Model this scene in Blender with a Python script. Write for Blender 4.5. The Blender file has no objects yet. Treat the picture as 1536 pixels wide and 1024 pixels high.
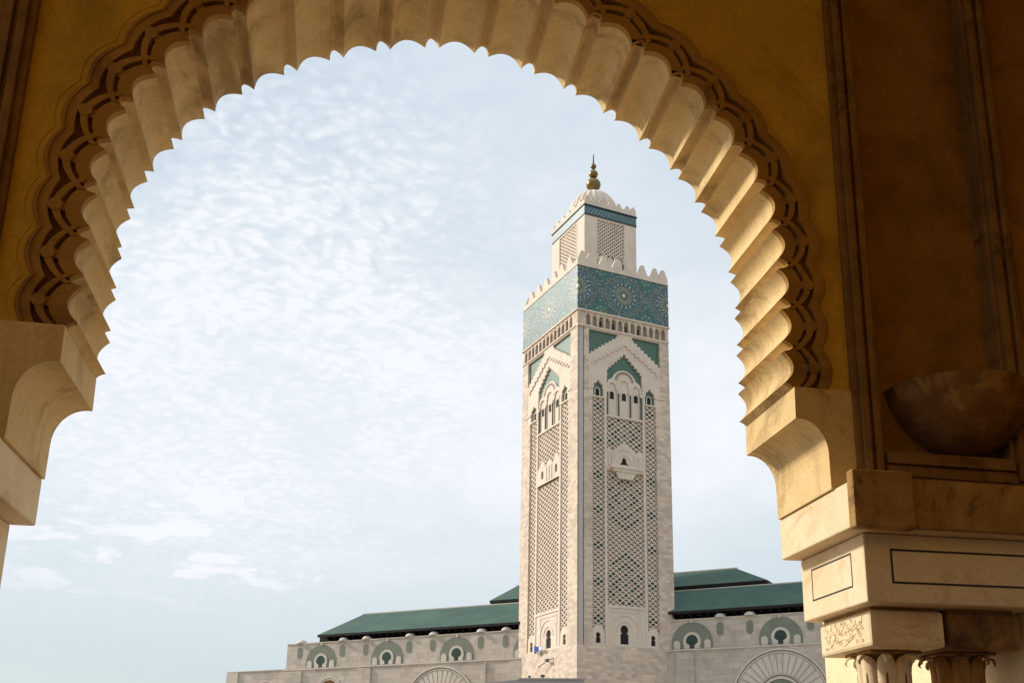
import bpy, bmesh, math, random
from mathutils import Vector, Matrix
from mathutils.geometry import tessellate_polygon
random.seed(7)
R = math.radians
C = bpy.context.scene
COL = C.collection
PI = math.pi
# ------------------------------------------------------------------ camera
YAW, PITCH, ROLL = 13.311, 16.324, -0.104
EYE = 1.6
cd = bpy.data.cameras.new('camera')
cam = bpy.data.objects.new('camera', cd); COL.objects.link(cam)
cd.sensor_width = 36.0; cd.lens = 1609.58/1536*36.0
cd.shift_x = -121.47/1536; cd.shift_y = 179.66/1536
cd.clip_start = 0.1; cd.clip_end = 5000
cam.location = (0, 0, EYE)
fw = Vector((math.sin(R(YAW))*math.cos(R(PITCH)), math.cos(R(YAW))*math.cos(R(PITCH)), math.sin(R(PITCH))))
cam.rotation_euler = (fw.to_track_quat('-Z', 'Y').to_matrix() @ Matrix.Rotation(R(ROLL), 3, 'Z')).to_euler()
C.camera = cam
# ------------------------------------------------------------------ light
SUN_EL = 32.0
sun_h = Vector((-0.89, 0.45, 0)).normalized()          # horizontal direction towards the sun
to_sun = Vector((sun_h.x*math.cos(R(SUN_EL)), sun_h.y*math.cos(R(SUN_EL)), math.sin(R(SUN_EL))))
sl = bpy.data.lights.new('sun', 'SUN'); sl.energy = 3.5; sl.angle = R(7); sl.color = (1.0, .93, .82)
so = bpy.data.objects.new('sun', sl); COL.objects.link(so)
so.rotation_euler = to_sun.to_track_quat('Z', 'Y').to_euler()
W = bpy.data.worlds.new('World'); C.world = W; W.use_nodes = True
wt = W.node_tree; wn = wt.nodes; wn.clear()
def N(t, typ, **kw):
    n = t.nodes.new(typ)
    for k, v in kw.items():
        if k in n.inputs: n.inputs[k].default_value = v
        else: setattr(n, k, v)
    return n
def math_node(t, op, a, b=None, c=None):
    n = t.nodes.new('ShaderNodeMath'); n.operation = op
    for i, v in enumerate((a, b, c)):
        if v is None: continue
        if isinstance(v, (int, float)): n.inputs[i].default_value = v
        else: t.links.new(v, n.inputs[i])
    return n.outputs[0]
def ramp(t, src, stops):
    n = t.nodes.new('ShaderNodeValToRGB'); e = n.color_ramp.elements
    while len(e) < len(stops): e.new(0.5)
    for el, (p, c) in zip(e, stops):
        el.position = p; el.color = (*c, 1) if len(c) == 3 else c
    t.links.new(src, n.inputs[0]); return n.outputs[0]
def mixc(t, f, a, b, mode='MIX'):
    n = t.nodes.new('ShaderNodeMix'); n.data_type = 'RGBA'; n.blend_type = mode; n.clamp_result = False
    for i, v in ((0, f), (6, a), (7, b)):
        if isinstance(v, (int, float)): n.inputs[i].default_value = v
        elif isinstance(v, (tuple, list)): n.inputs[i].default_value = (*v, 1)
        else: t.links.new(v, n.inputs[i])
    return n.outputs[2]
sky = wn.new('ShaderNodeTexSky'); sky.sky_type = 'NISHITA'; sky.sun_disc = False
sky.sun_elevation = R(SUN_EL); sky.sun_rotation = math.atan2(sun_h.x, sun_h.y)
sky.air_density = 1.0; sky.dust_density = 2.0; sky.ozone_density = 1.5
tc = wn.new('ShaderNodeTexCoord')
sx = wn.new('ShaderNodeSeparateXYZ'); wt.links.new(tc.outputs['Generated'], sx.inputs[0])
zc = math_node(wt, 'ADD', math_node(wt, 'MAXIMUM', sx.outputs[2], 0.0), 0.30)
cx = wn.new('ShaderNodeCombineXYZ')
wt.links.new(math_node(wt, 'DIVIDE', sx.outputs[0], zc), cx.inputs[0])
wt.links.new(math_node(wt, 'DIVIDE', sx.outputs[1], zc), cx.inputs[1])
def wnoise(scale, detail, rough, off, stretch=(1, 1, 1), rot=0.0, dist=0.0):
    m = N(wt, 'ShaderNodeMapping'); m.inputs['Location'].default_value = off
    m.inputs['Scale'].default_value = stretch; m.inputs['Rotation'].default_value = (0, 0, rot)
    wt.links.new(cx.outputs[0], m.inputs[0])
    n = N(wt, 'ShaderNodeTexNoise', Scale=scale, Detail=detail, Roughness=rough, Distortion=dist)
    wt.links.new(m.outputs[0], n.inputs['Vector']); return n.outputs[0]
el = sx.outputs[2]
def lobe_mask(px_az, elv, w):
    """soft patch of sky round a compass direction (degrees right of +Y) and elevation"""
    d = Vector((math.sin(R(px_az))*math.cos(R(elv)), math.cos(R(px_az))*math.cos(R(elv)), math.sin(R(elv))))
    n_ = wt.nodes.new('ShaderNodeVectorMath'); n_.operation = 'DOT_PRODUCT'
    nm = wt.nodes.new('ShaderNodeVectorMath'); nm.operation = 'NORMALIZE'; wt.links.new(tc.outputs['Generated'], nm.inputs[0])
    wt.links.new(nm.outputs[0], n_.inputs[0]); n_.inputs[1].default_value = d
    mr = wt.nodes.new('ShaderNodeMapRange'); mr.interpolation_type = 'SMOOTHSTEP'
    mr.inputs[1].default_value = math.cos(R(w)); mr.inputs[2].default_value = 1.0
    wt.links.new(n_.outputs['Value'], mr.inputs[0]); return mr.outputs[0]
big = wnoise(2.0, 5, .6, (3.1, 1.7, 0), (1, 1.15, 1), .5, .4)
ripple = wnoise(46, 2.5, .5, (0, 0, 0), (1, 1.15, 1), .9, .5)
mid = wnoise(13, 5, .6, (7, 2, 0), (1, 1.2, 1), .9, .4)
fine = math_node(wt, 'ADD', math_node(wt, 'MULTIPLY', ripple, .55), math_node(wt, 'MULTIPLY', mid, .45))
vm = N(wt, 'ShaderNodeMapping'); vm.inputs['Scale'].default_value = (1, 1.25, 1); vm.inputs['Rotation'].default_value = (0, 0, .9)
wn_ = N(wt, 'ShaderNodeTexNoise', Scale=9.0, Detail=4, Roughness=.6); wt.links.new(cx.outputs[0], wn_.inputs['Vector'])
wadd = wt.nodes.new('ShaderNodeVectorMath'); wadd.operation = 'MULTIPLY_ADD'; wt.links.new(wn_.outputs['Color'], wadd.inputs[0]); wadd.inputs[1].default_value = (.09, .09, 0); wt.links.new(cx.outputs[0], wadd.inputs[2])
wt.links.new(wadd.outputs[0], vm.inputs[0])
vo = N(wt, 'ShaderNodeTexVoronoi', Scale=62.0); vo.feature = 'SMOOTH_F1'; vo.inputs['Smoothness'].default_value = .8; wt.links.new(vm.outputs[0], vo.inputs['Vector'])
cells = ramp(wt, vo.outputs['Distance'], [(.10, (1,)*3), (.62, (0,)*3)])
puffs = ramp(wt, math_node(wt, 'ADD', math_node(wt, 'MULTIPLY', cells, .26), math_node(wt, 'MULTIPLY', fine, .80)), [(.30, (0,)*3), (.74, (1,)*3)])
left = lobe_mask(-7, 23, 19)                        # rippled bank of altocumulus to the left
glow = lobe_mask(1, 21, 34)                          # thin bright veil over the middle of the view
top = ramp(wt, el, [(.42, (0,)*3), (.62, (1,)*3)])
rip_amt = math_node(wt, 'MULTIPLY', math_node(wt, 'MAXIMUM', left, math_node(wt, 'MULTIPLY', top, .12)), math_node(wt, 'ADD', math_node(wt, 'MULTIPLY', ramp(wt, big, [(.36, (0,)*3), (.58, (1,)*3)]), .75), .25))
smooth = math_node(wt, 'ADD', math_node(wt, 'MULTIPLY', ramp(wt, big, [(.35, (0,)*3), (.65, (1,)*3)]), .42), math_node(wt, 'MULTIPLY', math_node(wt, 'MULTIPLY', glow, ramp(wt, el, [(.36, (1,)*3), (.54, (.15,)*3)])), .72))
pc = wnoise(6.5, 8, .62, (1.72, 5.2, 0), (1, 1.3, 1), .2, .3)        # low broken cumulus bank
cum = math_node(wt, 'MULTIPLY', math_node(wt, 'MULTIPLY', ramp(wt, pc, [(.43, (0,)*3), (.57, (1.0,)*3)]), lobe_mask(-9, 11.8, 15)), ramp(wt, el, [(.12, (0,)*3), (.17, (1,)*3), (.245, (1,)*3), (.29, (0,)*3)]))
lowfade = ramp(wt, el, [(.10, (.15,)*3), (.26, (1,)*3)])
alto = math_node(wt, 'ADD', math_node(wt, 'MULTIPLY', smooth, lowfade), math_node(wt, 'MULTIPLY', math_node(wt, 'MULTIPLY', rip_amt, lowfade), math_node(wt, 'SUBTRACT', math_node(wt, 'MULTIPLY', puffs, .78), .29)))
cl_ = wt.nodes.new('ShaderNodeClamp'); wt.links.new(math_node(wt, 'MAXIMUM', alto, cum), cl_.inputs[0]); cl = cl_.outputs[0]
SKYK = 0.085
haze = ramp(wt, el, [(.0, (.55, .635, .655)), (.16, (.54, .64, .675)), (.45, (.50, .615, .685)), (1.0, (.42, .55, .67))])
veil = mixc(wt, .78, mixc(wt, 1.0, sky.outputs[0], (SKYK,)*3, 'MULTIPLY'), haze)
skyc = mixc(wt, cl, veil, (.755, .775, .82))
zen = ramp(wt, el, [(.60, (1,)*3), (.95, (2.4, 2.32, 2.18))])
skyc = mixc(wt, 1.0, skyc, zen, 'MULTIPLY')
bg = N(wt, 'ShaderNodeBackground', Strength=1.0); wt.links.new(skyc, bg.inputs[0])
wo = wn.new('ShaderNodeOutputWorld'); wt.links.new(bg.outputs[0], wo.inputs[0])
C.view_settings.view_transform = 'Standard'; C.view_settings.look = 'None'
C.view_settings.exposure = 0.30; C.view_settings.gamma = 1.0
C.render.engine = 'CYCLES'
C.cycles.max_bounces = 8; C.cycles.diffuse_bounces = 6

# ------------------------------------------------------------------ materials
def stone(name, base, tint=None, scale=1.0, stain=0.0, stain_col=(.10, .055, .02), bump=.15, rough=.8, brick=None, grain=1.0, streak=0.0, spec=.3):
    m = bpy.data.materials.new(name); m.use_nodes = True; t = m.node_tree
    b = t.nodes['Principled BSDF']; b.inputs['Roughness'].default_value = rough
    b.inputs['Specular IOR Level'].default_value = spec
    tcn = t.nodes.new('ShaderNodeTexCoord'); vec = tcn.outputs['Object']
    tint = tint or tuple(c*.78 for c in base)
    def noise(s, d=5, r=.6, dist=0.0, st=None):
        v = vec
        if st:
            mp = N(t, 'ShaderNodeMapping'); mp.inputs['Scale'].default_value = st
            t.links.new(vec, mp.inputs[0]); v = mp.outputs[0]
        n = N(t, 'ShaderNodeTexNoise', Scale=s*scale, Detail=d, Roughness=r, Distortion=dist)
        t.links.new(v, n.inputs['Vector']); return n.outputs[0]
    f = ramp(t, noise(1.3, 6, .62), [(.32, (0,)*3), (.7, (1,)*3)])
    col = mixc(t, f, base, tint)
    g = ramp(t, noise(38, 4, .7), [(.3, (1-.16*grain,)*3), (.7, (1+.10*grain,)*3)])
    col = mixc(t, 1.0, col, g, 'MULTIPLY')
    h = noise(22, 6, .65)
    if brick:
        bw, bh, mort, c1, c2 = brick
        s = t.nodes.new('ShaderNodeSeparateXYZ'); t.links.new(vec, s.inputs[0])
        cb = t.nodes.new('ShaderNodeCombineXYZ')
        t.links.new(math_node(t, 'ADD', s.outputs[0], s.outputs[1]), cb.inputs[0]); t.links.new(s.outputs[2], cb.inputs[1])
        br = N(t, 'ShaderNodeTexBrick', Scale=1.0); br.inputs['Brick Width'].default_value = bw
        br.inputs['Row Height'].default_value = bh; br.inputs['Mortar Size'].default_value = mort
        br.inputs['Color1'].default_value = (*c1, 1); br.inputs['Color2'].default_value = (*c2, 1)
        br.inputs['Mortar'].default_value = (.72, .70, .68, 1); br.inputs['Mortar Smooth'].default_value = .4
        t.links.new(cb.outputs[0], br.inputs['Vector'])
        col = mixc(t, 1.0, col, br.outputs['Color'], 'MULTIPLY')
    if stain:
        sm = ramp(t, noise(.9, 8, .68, 1.2), [(.53, (0,)*3), (.66, (stain,)*3)])
        col = mixc(t, sm, col, stain_col)
    if streak:
        sk = ramp(t, noise(1.0, 6, .65, .4, (3.5, 3.5, .35)), [(.5, (0,)*3), (.75, (streak,)*3)])
        col = mixc(t, sk, col, stain_col)
    t.links.new(col, b.inputs['Base Color'])
    if bump:
        bn = N(t, 'ShaderNodeBump', Strength=bump, Distance=.02/scale); t.links.new(h, bn.inputs['Height'])
        t.links.new(bn.outputs[0], b.inputs['Normal'])
    return m
def plain(name, col, rough=.6, metal=0.0, var=.2, scale=3.0, spec=.4):
    m = bpy.data.materials.new(name); m.use_nodes = True; t = m.node_tree
    b = t.nodes['Principled BSDF']; b.inputs['Roughness'].default_value = rough; b.inputs['Metallic'].default_value = metal
    b.inputs['Specular IOR Level'].default_value = spec
    tcn = t.nodes.new('ShaderNodeTexCoord')
    n = N(t, 'ShaderNodeTexNoise', Scale=scale, Detail=5, Roughness=.65); t.links.new(tcn.outputs['Object'], n.inputs['Vector'])
    g = ramp(t, n.outputs[0], [(.3, (1-var,)*3), (.7, (1+var,)*3)])
    t.links.new(mixc(t, 1.0, col, g, 'MULTIPLY'), b.inputs['Base Color'])
    return m
M = {}
M['arch'] = stone('arch_stone', (.72, .52, .25), (.62, .42, .175), 1.0, .6, (.19, .10, .025), .28, streak=.35)
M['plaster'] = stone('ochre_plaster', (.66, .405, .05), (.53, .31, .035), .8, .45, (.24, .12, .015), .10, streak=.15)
M['mould'] = stone('moulding_stone', (.43, .235, .05), (.32, .165, .032), 1.2, .5, (.10, .045, .012), .15)
M['recess'] = stone('recess_brown', (.26, .12, .03), (.19, .08, .02), 1.5, 0, bump=.1)
M['cream'] = stone('cream_stone', (.79, .64, .43), (.70, .53, .31), 1.2, .45, (.46, .27, .09), .08, streak=.1)
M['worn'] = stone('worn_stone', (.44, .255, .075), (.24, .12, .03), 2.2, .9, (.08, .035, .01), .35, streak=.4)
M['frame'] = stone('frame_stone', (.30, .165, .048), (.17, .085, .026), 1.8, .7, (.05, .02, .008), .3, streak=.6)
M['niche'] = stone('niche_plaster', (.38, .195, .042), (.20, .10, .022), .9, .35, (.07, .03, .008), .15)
M['bowl'] = stone('bowl_stone', (.26, .125, .035), (.085, .037, .012), 2.6, .45, (.50, .29, .10), .35)
M['inlay'] = plain('black_inlay', (.015, .010, .007), .5)
M['tower'] = stone('minaret_marble', (.74, .61, .50), (.65, .53, .43), .12, .35, (.42, .35, .28), .05, brick=(1.5, .72, .03, (1, .97, .93), (.68, .66, .64)), streak=.45)
M['tower_plain'] = stone('minaret_carved_marble', (.71, .59, .485), (.63, .52, .425), .15, .3, (.44, .36, .28), .05, streak=.4)
M['tower_blue'] = stone('minaret_grey_strip', (.50, .445, .415), (.45, .40, .375), .15, bump=.03)
M['lattice_back'] = stone('lattice_shaded_stone', (.30, .24, .185), (.24, .19, .145), .2, bump=.03)  # stone with the shade of the recess put into its colour
M['green'] = plain('green_tile', (.020, .085, .042), .52, var=.18, scale=.8, spec=.55)
M['green'].node_tree.nodes['Principled BSDF'].inputs['Coat Weight'].default_value = 1.0
M['green'].node_tree.nodes['Principled BSDF'].inputs['Coat Roughness'].default_value = .42
M['green'].node_tree.nodes['Principled BSDF'].inputs['Coat IOR'].default_value = 1.5
M['dark_green'] = plain('dark_green_tile', (.016, .040, .029), .5, var=.3, scale=1.0)
M['dark'] = plain('dark_opening', (.012, .010, .010), .8, var=.1)
M['grey_column'] = plain('grey_green_marble', (.07, .085, .075), .4, var=.3, scale=2)
M['gold'] = plain('gilded_copper', (.20, .135, .05), .36, 1.0, .15, 2)
M['iron'] = plain('dark_iron', (.05, .055, .06), .5, .6)
M['mosque'] = stone('mosque_marble', (.60, .52, .44), (.51, .44, .37), .10, .25, (.30, .25, .20), .05, brick=(2.4, 1.2, .05, (1, .98, .96), (.78, .77, .76)), streak=.5)
M['mosque_plain'] = stone('mosque_carved_marble', (.62, .54, .455), (.54, .47, .39), .12, .35, (.32, .27, .22), .05, streak=.4)
M['sage'] = stone('sage_tile', (.22, .225, .18), (.17, .18, .14), .3, .2, (.15, .15, .11), .03)
M['roof'] = plain('green_roof_tile', (.036, .080, .056), .75, var=.22, scale=.25)
t = M['roof'].node_tree; b = t.nodes['Principled BSDF']; tcn = t.nodes.new('ShaderNodeTexCoord')
wv = N(t, 'ShaderNodeTexWave', Scale=.62, Distortion=.6); wv.wave_type = 'BANDS'; wv.bands_direction = 'X'; t.links.new(tcn.outputs['Object'], wv.inputs['Vector'])
nz_ = N(t, 'ShaderNodeTexNoise', Scale=.09, Detail=6, Roughness=.7); t.links.new(tcn.outputs['Object'], nz_.inputs['Vector'])
old = b.inputs['Base Color'].links[0].from_socket
c_ = mixc(t, 1.0, old, ramp(t, wv.outputs[0], [(.1, (.82,)*3), (.7, (1.08,)*3)]), 'MULTIPLY')
t.links.new(mixc(t, 1.0, c_, ramp(t, nz_.outputs[0], [(.35, (.72, .80, .80)), (.65, (1.2, 1.12, 1.05))]), 'MULTIPLY'), b.inputs['Base Color'])
M['shaded_wood'] = plain('shaded_eave_wood', (.010, .007, .006), .8)  # eave wood with the deep shadow put into its colour
M['pave'] = stone('paving_stone', (.56, .48, .39), (.47, .40, .32), .4, .15, (.25, .2, .15), .05, brick=(1.2, 1.2, .02, (1, .98, .96), (.88, .87, .86)))
M['floor'] = stone('gallery_floor_stone', (.17, .09, .025), (.13, .065, .018), .6, .2, brick=(.9, .9, .02, (1, .98, .96), (.85, .84, .83)))
M['bounce_block'] = plain('dark_bounce_block', (.04, .028, .018), .6)  # dark surface for the added bounce-cutting slab
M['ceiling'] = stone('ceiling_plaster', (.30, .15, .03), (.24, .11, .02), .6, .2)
M['back'] = stone('bounce_wall_plaster', (.66, .35, .05), (.56, .29, .04), .6, .2)  # saturated ochre, chosen so the rear wall bounces orange light
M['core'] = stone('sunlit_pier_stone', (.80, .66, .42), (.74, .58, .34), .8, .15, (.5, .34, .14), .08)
M['blue'] = plain('blue_cloth', (.02, .10, .42), .7)
M['white'] = plain('white_cloth', (.75, .75, .78), .7)
M['lampgrey'] = plain('lamp_grey', (.06, .06, .065), .5)
M['greywall'] = stone('grey_parapet_stone', (.34, .31, .30), (.28, .26, .25), .5, .2, (.2, .18, .17), .05)

# ------------------------------------------------------------------ mesh helpers
class MB:
    def __init__(s): s.v = []; s.f = []
    def add(s, verts, faces):
        o = len(s.v); s.v += [tuple(p) for p in verts]; s.f += [tuple(i+o for i in f) for f in faces]
    def box(s, x0, x1, y0, y1, z0, z1, mp=None):
        p = [(x, y, z) for z in (z0, z1) for y in (y0, y1) for x in (x0, x1)]
        if mp: p = [mp(*q) for q in p]
        s.add(p, [(0, 2, 3, 1), (4, 5, 7, 6), (0, 1, 5, 4), (2, 6, 7, 3), (0, 4, 6, 2), (1, 3, 7, 5)])
    def prism(s, poly, d0, d1, mp, holes=()):
        """poly of (u,z), extruded over depth d0..d1; mp(u,d,z)->xyz"""
        loops = [list(poly)]+[list(h) for h in holes]
        flat = [q for l in loops for q in l]; n = len(flat)
        tri = tessellate_polygon([[Vector((a, b, 0)) for a, b in l] for l in loops])
        V = [mp(u, d0, z) for u, z in flat]+[mp(u, d1, z) for u, z in flat]
        F = [tuple(t) for t in tri]+[tuple(i+n for i in reversed(t)) for t in tri]
        o = 0
        for l in loops:
            k = len(l)
            for i in range(k):
                a, b = o+i, o+(i+1) % k
                F.append((a, b, b+n, a+n))
            o += k
        s.add(V, F)
    def strip(s, A, B):
        """quads between two equally long point lists"""
        n = len(A); s.add(list(A)+list(B), [(i, i+1, n+i+1, n+i) for i in range(n-1)])
    def ribbon(s, A, B, d0, d1, mp):
        """closed strip solid between two (u,z) polylines"""
        n = len(A)
        V = [mp(u, d0, z) for u, z in A]+[mp(u, d0, z) for u, z in B]+[mp(u, d1, z) for u, z in A]+[mp(u, d1, z) for u, z in B]
        F = []
        for i in range(n-1):
            F += [(i, i+1, n+i+1, n+i), (2*n+i, 3*n+i, 3*n+i+1, 2*n+i+1), (i, 2*n+i, 2*n+i+1, i+1), (n+i, n+i+1, 3*n+i+1, 3*n+i)]
        F += [(0, n, 3*n, 2*n), (n-1, 3*n-1, 4*n-1, 2*n-1)]
        s.add(V, F)
    def tube(s, pts, r, seg=6, cap=True):
        pts = [Vector(p) for p in pts]; n = len(pts); V = []
        up = Vector((0, 0, 1))
        for i, p in enumerate(pts):
            t = (pts[min(i+1, n-1)]-pts[max(i-1, 0)]).normalized()
            a = t.cross(up)
            if a.length < .05: a = t.cross(Vector((0, 1, 0)))
            a.normalize(); b = t.cross(a)
            rr = r[i] if isinstance(r, (list, tuple)) else r
            V += [p+(a*math.cos(2*PI*k/seg)+b*math.sin(2*PI*k/seg))*rr for k in range(seg)]
        F = [(i*seg+k, i*seg+(k+1) % seg, (i+1)*seg+(k+1) % seg, (i+1)*seg+k) for i in range(n-1) for k in range(seg)]
        if cap: F += [tuple(range(seg)), tuple(range((n-1)*seg, n*seg))]
        s.add(V, F)
    def lathe(s, prof, c, seg=24, a0=0.0, a1=2*PI, lobes=0, amp=0.0):
        full = abs(a1-a0-2*PI) < 1e-6; m = seg if full else seg+1
        V = []
        for r, z in prof:
            for k in range(m):
                a = a0+(a1-a0)*k/seg
                rr = r*(1+amp*(abs(math.cos(lobes*a/2))-.6)) if lobes else r
                V.append((c[0]+rr*math.cos(a), c[1]+rr*math.sin(a), c[2]+z))
        F = []
        for i in range(len(prof)-1):
            for k in range(seg):
                k2 = (k+1) % m
                F.append((i*m+k, i*m+k2, (i+1)*m+k2, (i+1)*m+k))
        s.add(V, F)
    def build(s, name, mat, parent=None, smooth=False, bevel=0.0, recalc=True):
        me = bpy.data.meshes.new(name)
        me.from_pydata(s.v, [], s.f)
        bm = bmesh.new(); bm.from_mesh(me)
        bmesh.ops.remove_doubles(bm, verts=bm.verts, dist=1e-5)
        if recalc: bmesh.ops.recalc_face_normals(bm, faces=bm.faces)
        if smooth:
            for f in bm.faces: f.smooth = True
            for e in bm.edges:
                if len(e.link_faces) == 2 and e.calc_face_angle(0) > R(38): e.smooth = False
        bm.to_mesh(me); bm.free()
        me.materials.append(M[mat] if isinstance(mat, str) else mat)
        o = bpy.data.objects.new(name, me); COL.objects.link(o)
        if parent: o.parent = parent
        if bevel:
            b = o.modifiers.new('bevel', 'BEVEL'); b.width = bevel; b.segments = 2; b.limit_method = 'ANGLE'; b.angle_limit = R(40)
        return o
def tag(o, label=None, cat=None, group=None, kind=None):
    for k, v in (('label', label), ('category', cat), ('group', group), ('kind', kind)):
        if v: o[k] = v
    return o
def thing(name, label, cat, loc=(0, 0, 0), rz=0.0, group=None):
    o = bpy.data.objects.new(name, None); COL.objects.link(o); o.location = loc; o.rotation_euler = (0, 0, rz)
    o.empty_display_size = .3
    return tag(o, label, cat, group)
def arc(cx_, cz, r, a0, a1, n=16, sx_=1.0):
    return [(cx_+sx_*r*math.cos(a0+(a1-a0)*i/n), cz+r*math.sin(a0+(a1-a0)*i/n)) for i in range(n+1)]
def stairs(p, q, n, f=.5):
    """serrated line from p to q with n steps"""
    out = [p]
    for i in range(n):
        a = (p[0]+(q[0]-p[0])*(i+f)/n, p[1]+(q[1]-p[1])*i/n)
        b = (p[0]+(q[0]-p[0])*(i+f+.12)/n, p[1]+(q[1]-p[1])*(i+1)/n)
        out += [a, b]
    out.append(q); return out

# ------------------------------------------------------------------ ground
g = MB(); g.add([(-1500, -1500, 0), (1500, -1500, 0), (1500, 1500, 0), (-1500, 1500, 0)], [(0, 1, 2, 3)])
tag(g.build('ground', 'pave', recalc=False), kind='structure')

# ================================================================== ARCADE (metres, wall along X, camera looks +Y)
XC, YF, YB = .7696, 7.903, 9.0
U = [0.308, 0.3079, 0.3086, 0.3078, 0.3087, 0.3074, 0.3087, 0.3045, 0.3023, 0.2936, 0.2888, 0.2734, 0.2666, 0.248, 0.2389, 0.2149, 0.2039, 0.1761, 0.1635, 0.1319, 0.1182, 0.0852, 0.0707, 0.0341, 0.0191]
Z = [0.3541, 0.385, 0.397, 0.4281, 0.4404, 0.4708, 0.4831, 0.5131, 0.5248, 0.5549, 0.5665, 0.5939, 0.605, 0.6318, 0.6418, 0.6652, 0.6728, 0.6948, 0.7018, 0.7201, 0.7256, 0.7394, 0.7441, 0.7528, 0.7552]
cusps = [Vector((-u*9, z*9+EYE)) for u, z in zip(U, Z)]+[Vector((u*9, z*9+EYE)) for u, z in zip(reversed(U), reversed(Z))]   # left to right, 50 cusps
ZS = 4.745                                   # springing, top of corbels
XS = 2.84
gal = thing('arcade', 'dark ochre stone arcade with a huge scalloped arch framing the view', 'building', (XC, 0, 0))
front = lambda u, d, z: (u, YF+d, z)
def bulge(A, B, sag, n, out):
    """arc from A to B bulging to the side of out"""
    m = B-A; nrm = Vector((-m.y, m.x)).normalized()
    if nrm.dot(out) < 0: nrm = -nrm
    return [A+m*t+nrm*sag*m.length*(1-(2*t-1)**2) for t in (i/n for i in range(n+1))]
cen = Vector((0, .4465*9+EYE))
def outward(p):
    if p.y < cen.y: return Vector((math.copysign(1, p.x), 0))
    return (p-cen).normalized()
prof = [Vector((-XS, ZS))]
prof += bulge(Vector((-XS+.0, ZS)), cusps[0], .1, 3, Vector((-1, 0)))[1:]
for k in range(25):
    a, b = cusps[2*k], cusps[2*k+1]
    prof += bulge(a, b, .29, 12, outward((a+b)/2))[1:]
    if k < 24:
        c = cusps[2*k+2]
        prof += bulge(b, c, .75, 7, outward((b+c)/2))[1:]
prof += bulge(cusps[-1], Vector((XS, ZS)), .1, 3, Vector((1, 0)))[1:]
# boundary points between lobes
bnd = [Vector((-2.80, ZS))]
for k in range(24): bnd.append((cusps[2*k+1]+cusps[2*k+2])/2)
bnd.append(Vector((2.80, ZS)))
def lobe(k, dc, da, n=12, t0=0.0, t1=1.0):
    A, B = bnd[k], bnd[k+1]
    A2, B2 = A+outward(A)*dc, B+outward(B)*dc
    mid = (A+B)/2; h = (mid+outward(mid)*da)-(A2+B2)/2
    return [tuple(A2+(B2-A2)*t+h*(1-(2*t-1)**2)) for t in (t0+(t1-t0)*i/n for i in range(n+1))]
outer = []
for k in range(25):
    l = lobe(k, .345, .415); outer += l if k == 0 else l[1:]
# intrados + reveal solid: profile to the outer lobed line, full wall thickness behind the recessed moulding bed
BED = .06
ring = MB()
n = len(prof)
ring.strip([front(p.x, BED, p.y) for p in prof], [front(p.x, YB-YF, p.y) for p in prof])          # scalloped soffit
poly = [tuple(p) for p in prof]+[(-p[0], p[1]) if False else p for p in reversed(outer)]
tri = tessellate_polygon([[Vector((a, b, 0)) for a, b in poly]])
ring.add([front(u, BED, z) for u, z in poly], tri)
ring.add([front(u, YB-YF, z) for u, z in poly], [tuple(reversed(t)) for t in tri])
m_ = len(outer)
ring.strip([front(u, 0, z) for u, z in outer], [front(u, BED, z) for u, z in outer])
arch = ring.build('scalloped_arch', 'arch', gal, smooth=True)
# front plate next to the scallops
pl = MB(); rb = MB(); fl = MB()
inner_line = []
for k in range(25):
    l = lobe(k, .082, .192); inner_line += l if k == 0 else l[1:]
pp = [tuple(p) for p in prof]+list(reversed(inner_line))
pl.prism(pp, 0, BED, front)
pl.build('arch_face', 'mould', arch)
for k in range(25):
    # interlaced ribbon, standing proud
    rb.ribbon(lobe(k, .118, .228, 14, -.10, 1.10), lobe(k, .172, .284, 14, -.10, 1.10), -.012-.004*(k % 2), BED, front)
    fl.ribbon(lobe(k, .318, .380, 12), lobe(k, .330, .394, 12), -.034-.002*(k % 2), -.015, front)
    fl.ribbon(lobe(k, .250, .308, 12), lobe(k, .345, .415, 12), -.02-.003*(k % 2), BED, front)
rb.build('ribbon_moulding', 'mould', arch); fl.build('lobed_rim', 'mould', arch)
bed = MB()
bl = []
for k in range(25):
    l = lobe(k, .30, .37); bl += l if k == 0 else l[1:]
for k in range(25):
    bo = MB(); q = (bnd[k]+bnd[k+1])/2; q = q+outward(q)*.258
    bo.prism([(q.x+.052*math.cos(a*PI/8), q.y+.052*math.sin(a*PI/8)) for a in range(16)], -.022, BED, front)
    q2 = (bnd[k]+bnd[k+1])/2; o1 = outward(q2); tq = Vector((-o1.y, o1.x))*.036
    c0, c1 = q2+o1*.14, q2+o1*.23
    bo.prism([tuple(c0-tq), tuple(c0+tq), tuple(c1+tq), tuple(c1-tq)], .002, BED, front)
    bo.build('boss', 'mould', arch, bevel=.01)
# darker brown bed laid in the recesses
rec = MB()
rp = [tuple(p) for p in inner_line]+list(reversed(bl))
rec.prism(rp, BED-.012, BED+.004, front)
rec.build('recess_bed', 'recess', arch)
# spandrel wall round the arch
TOPZ = 10.6
SX = 3.36
sp = MB()
def ray_out(p):
    """where the ray from the arch centre through p meets the spandrel frame"""
    d = Vector(p)-Vector((0, ZS-.02))
    t = 1e9
    if abs(d.x) > 1e-6: t = min(t, SX/abs(d.x))
    if d.y > 1e-6: t = min(t, (TOPZ-ZS+.02)/d.y)
    q = Vector((0, ZS-.02))+d*t
    return (q.x, q.y)
sp.prism(list(outer)+[(SX, ZS), (SX, TOPZ), (-SX, TOPZ), (-SX, ZS)], 0, YB-YF, front)
sp.build('spandrel_wall', 'plaster', gal)
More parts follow.
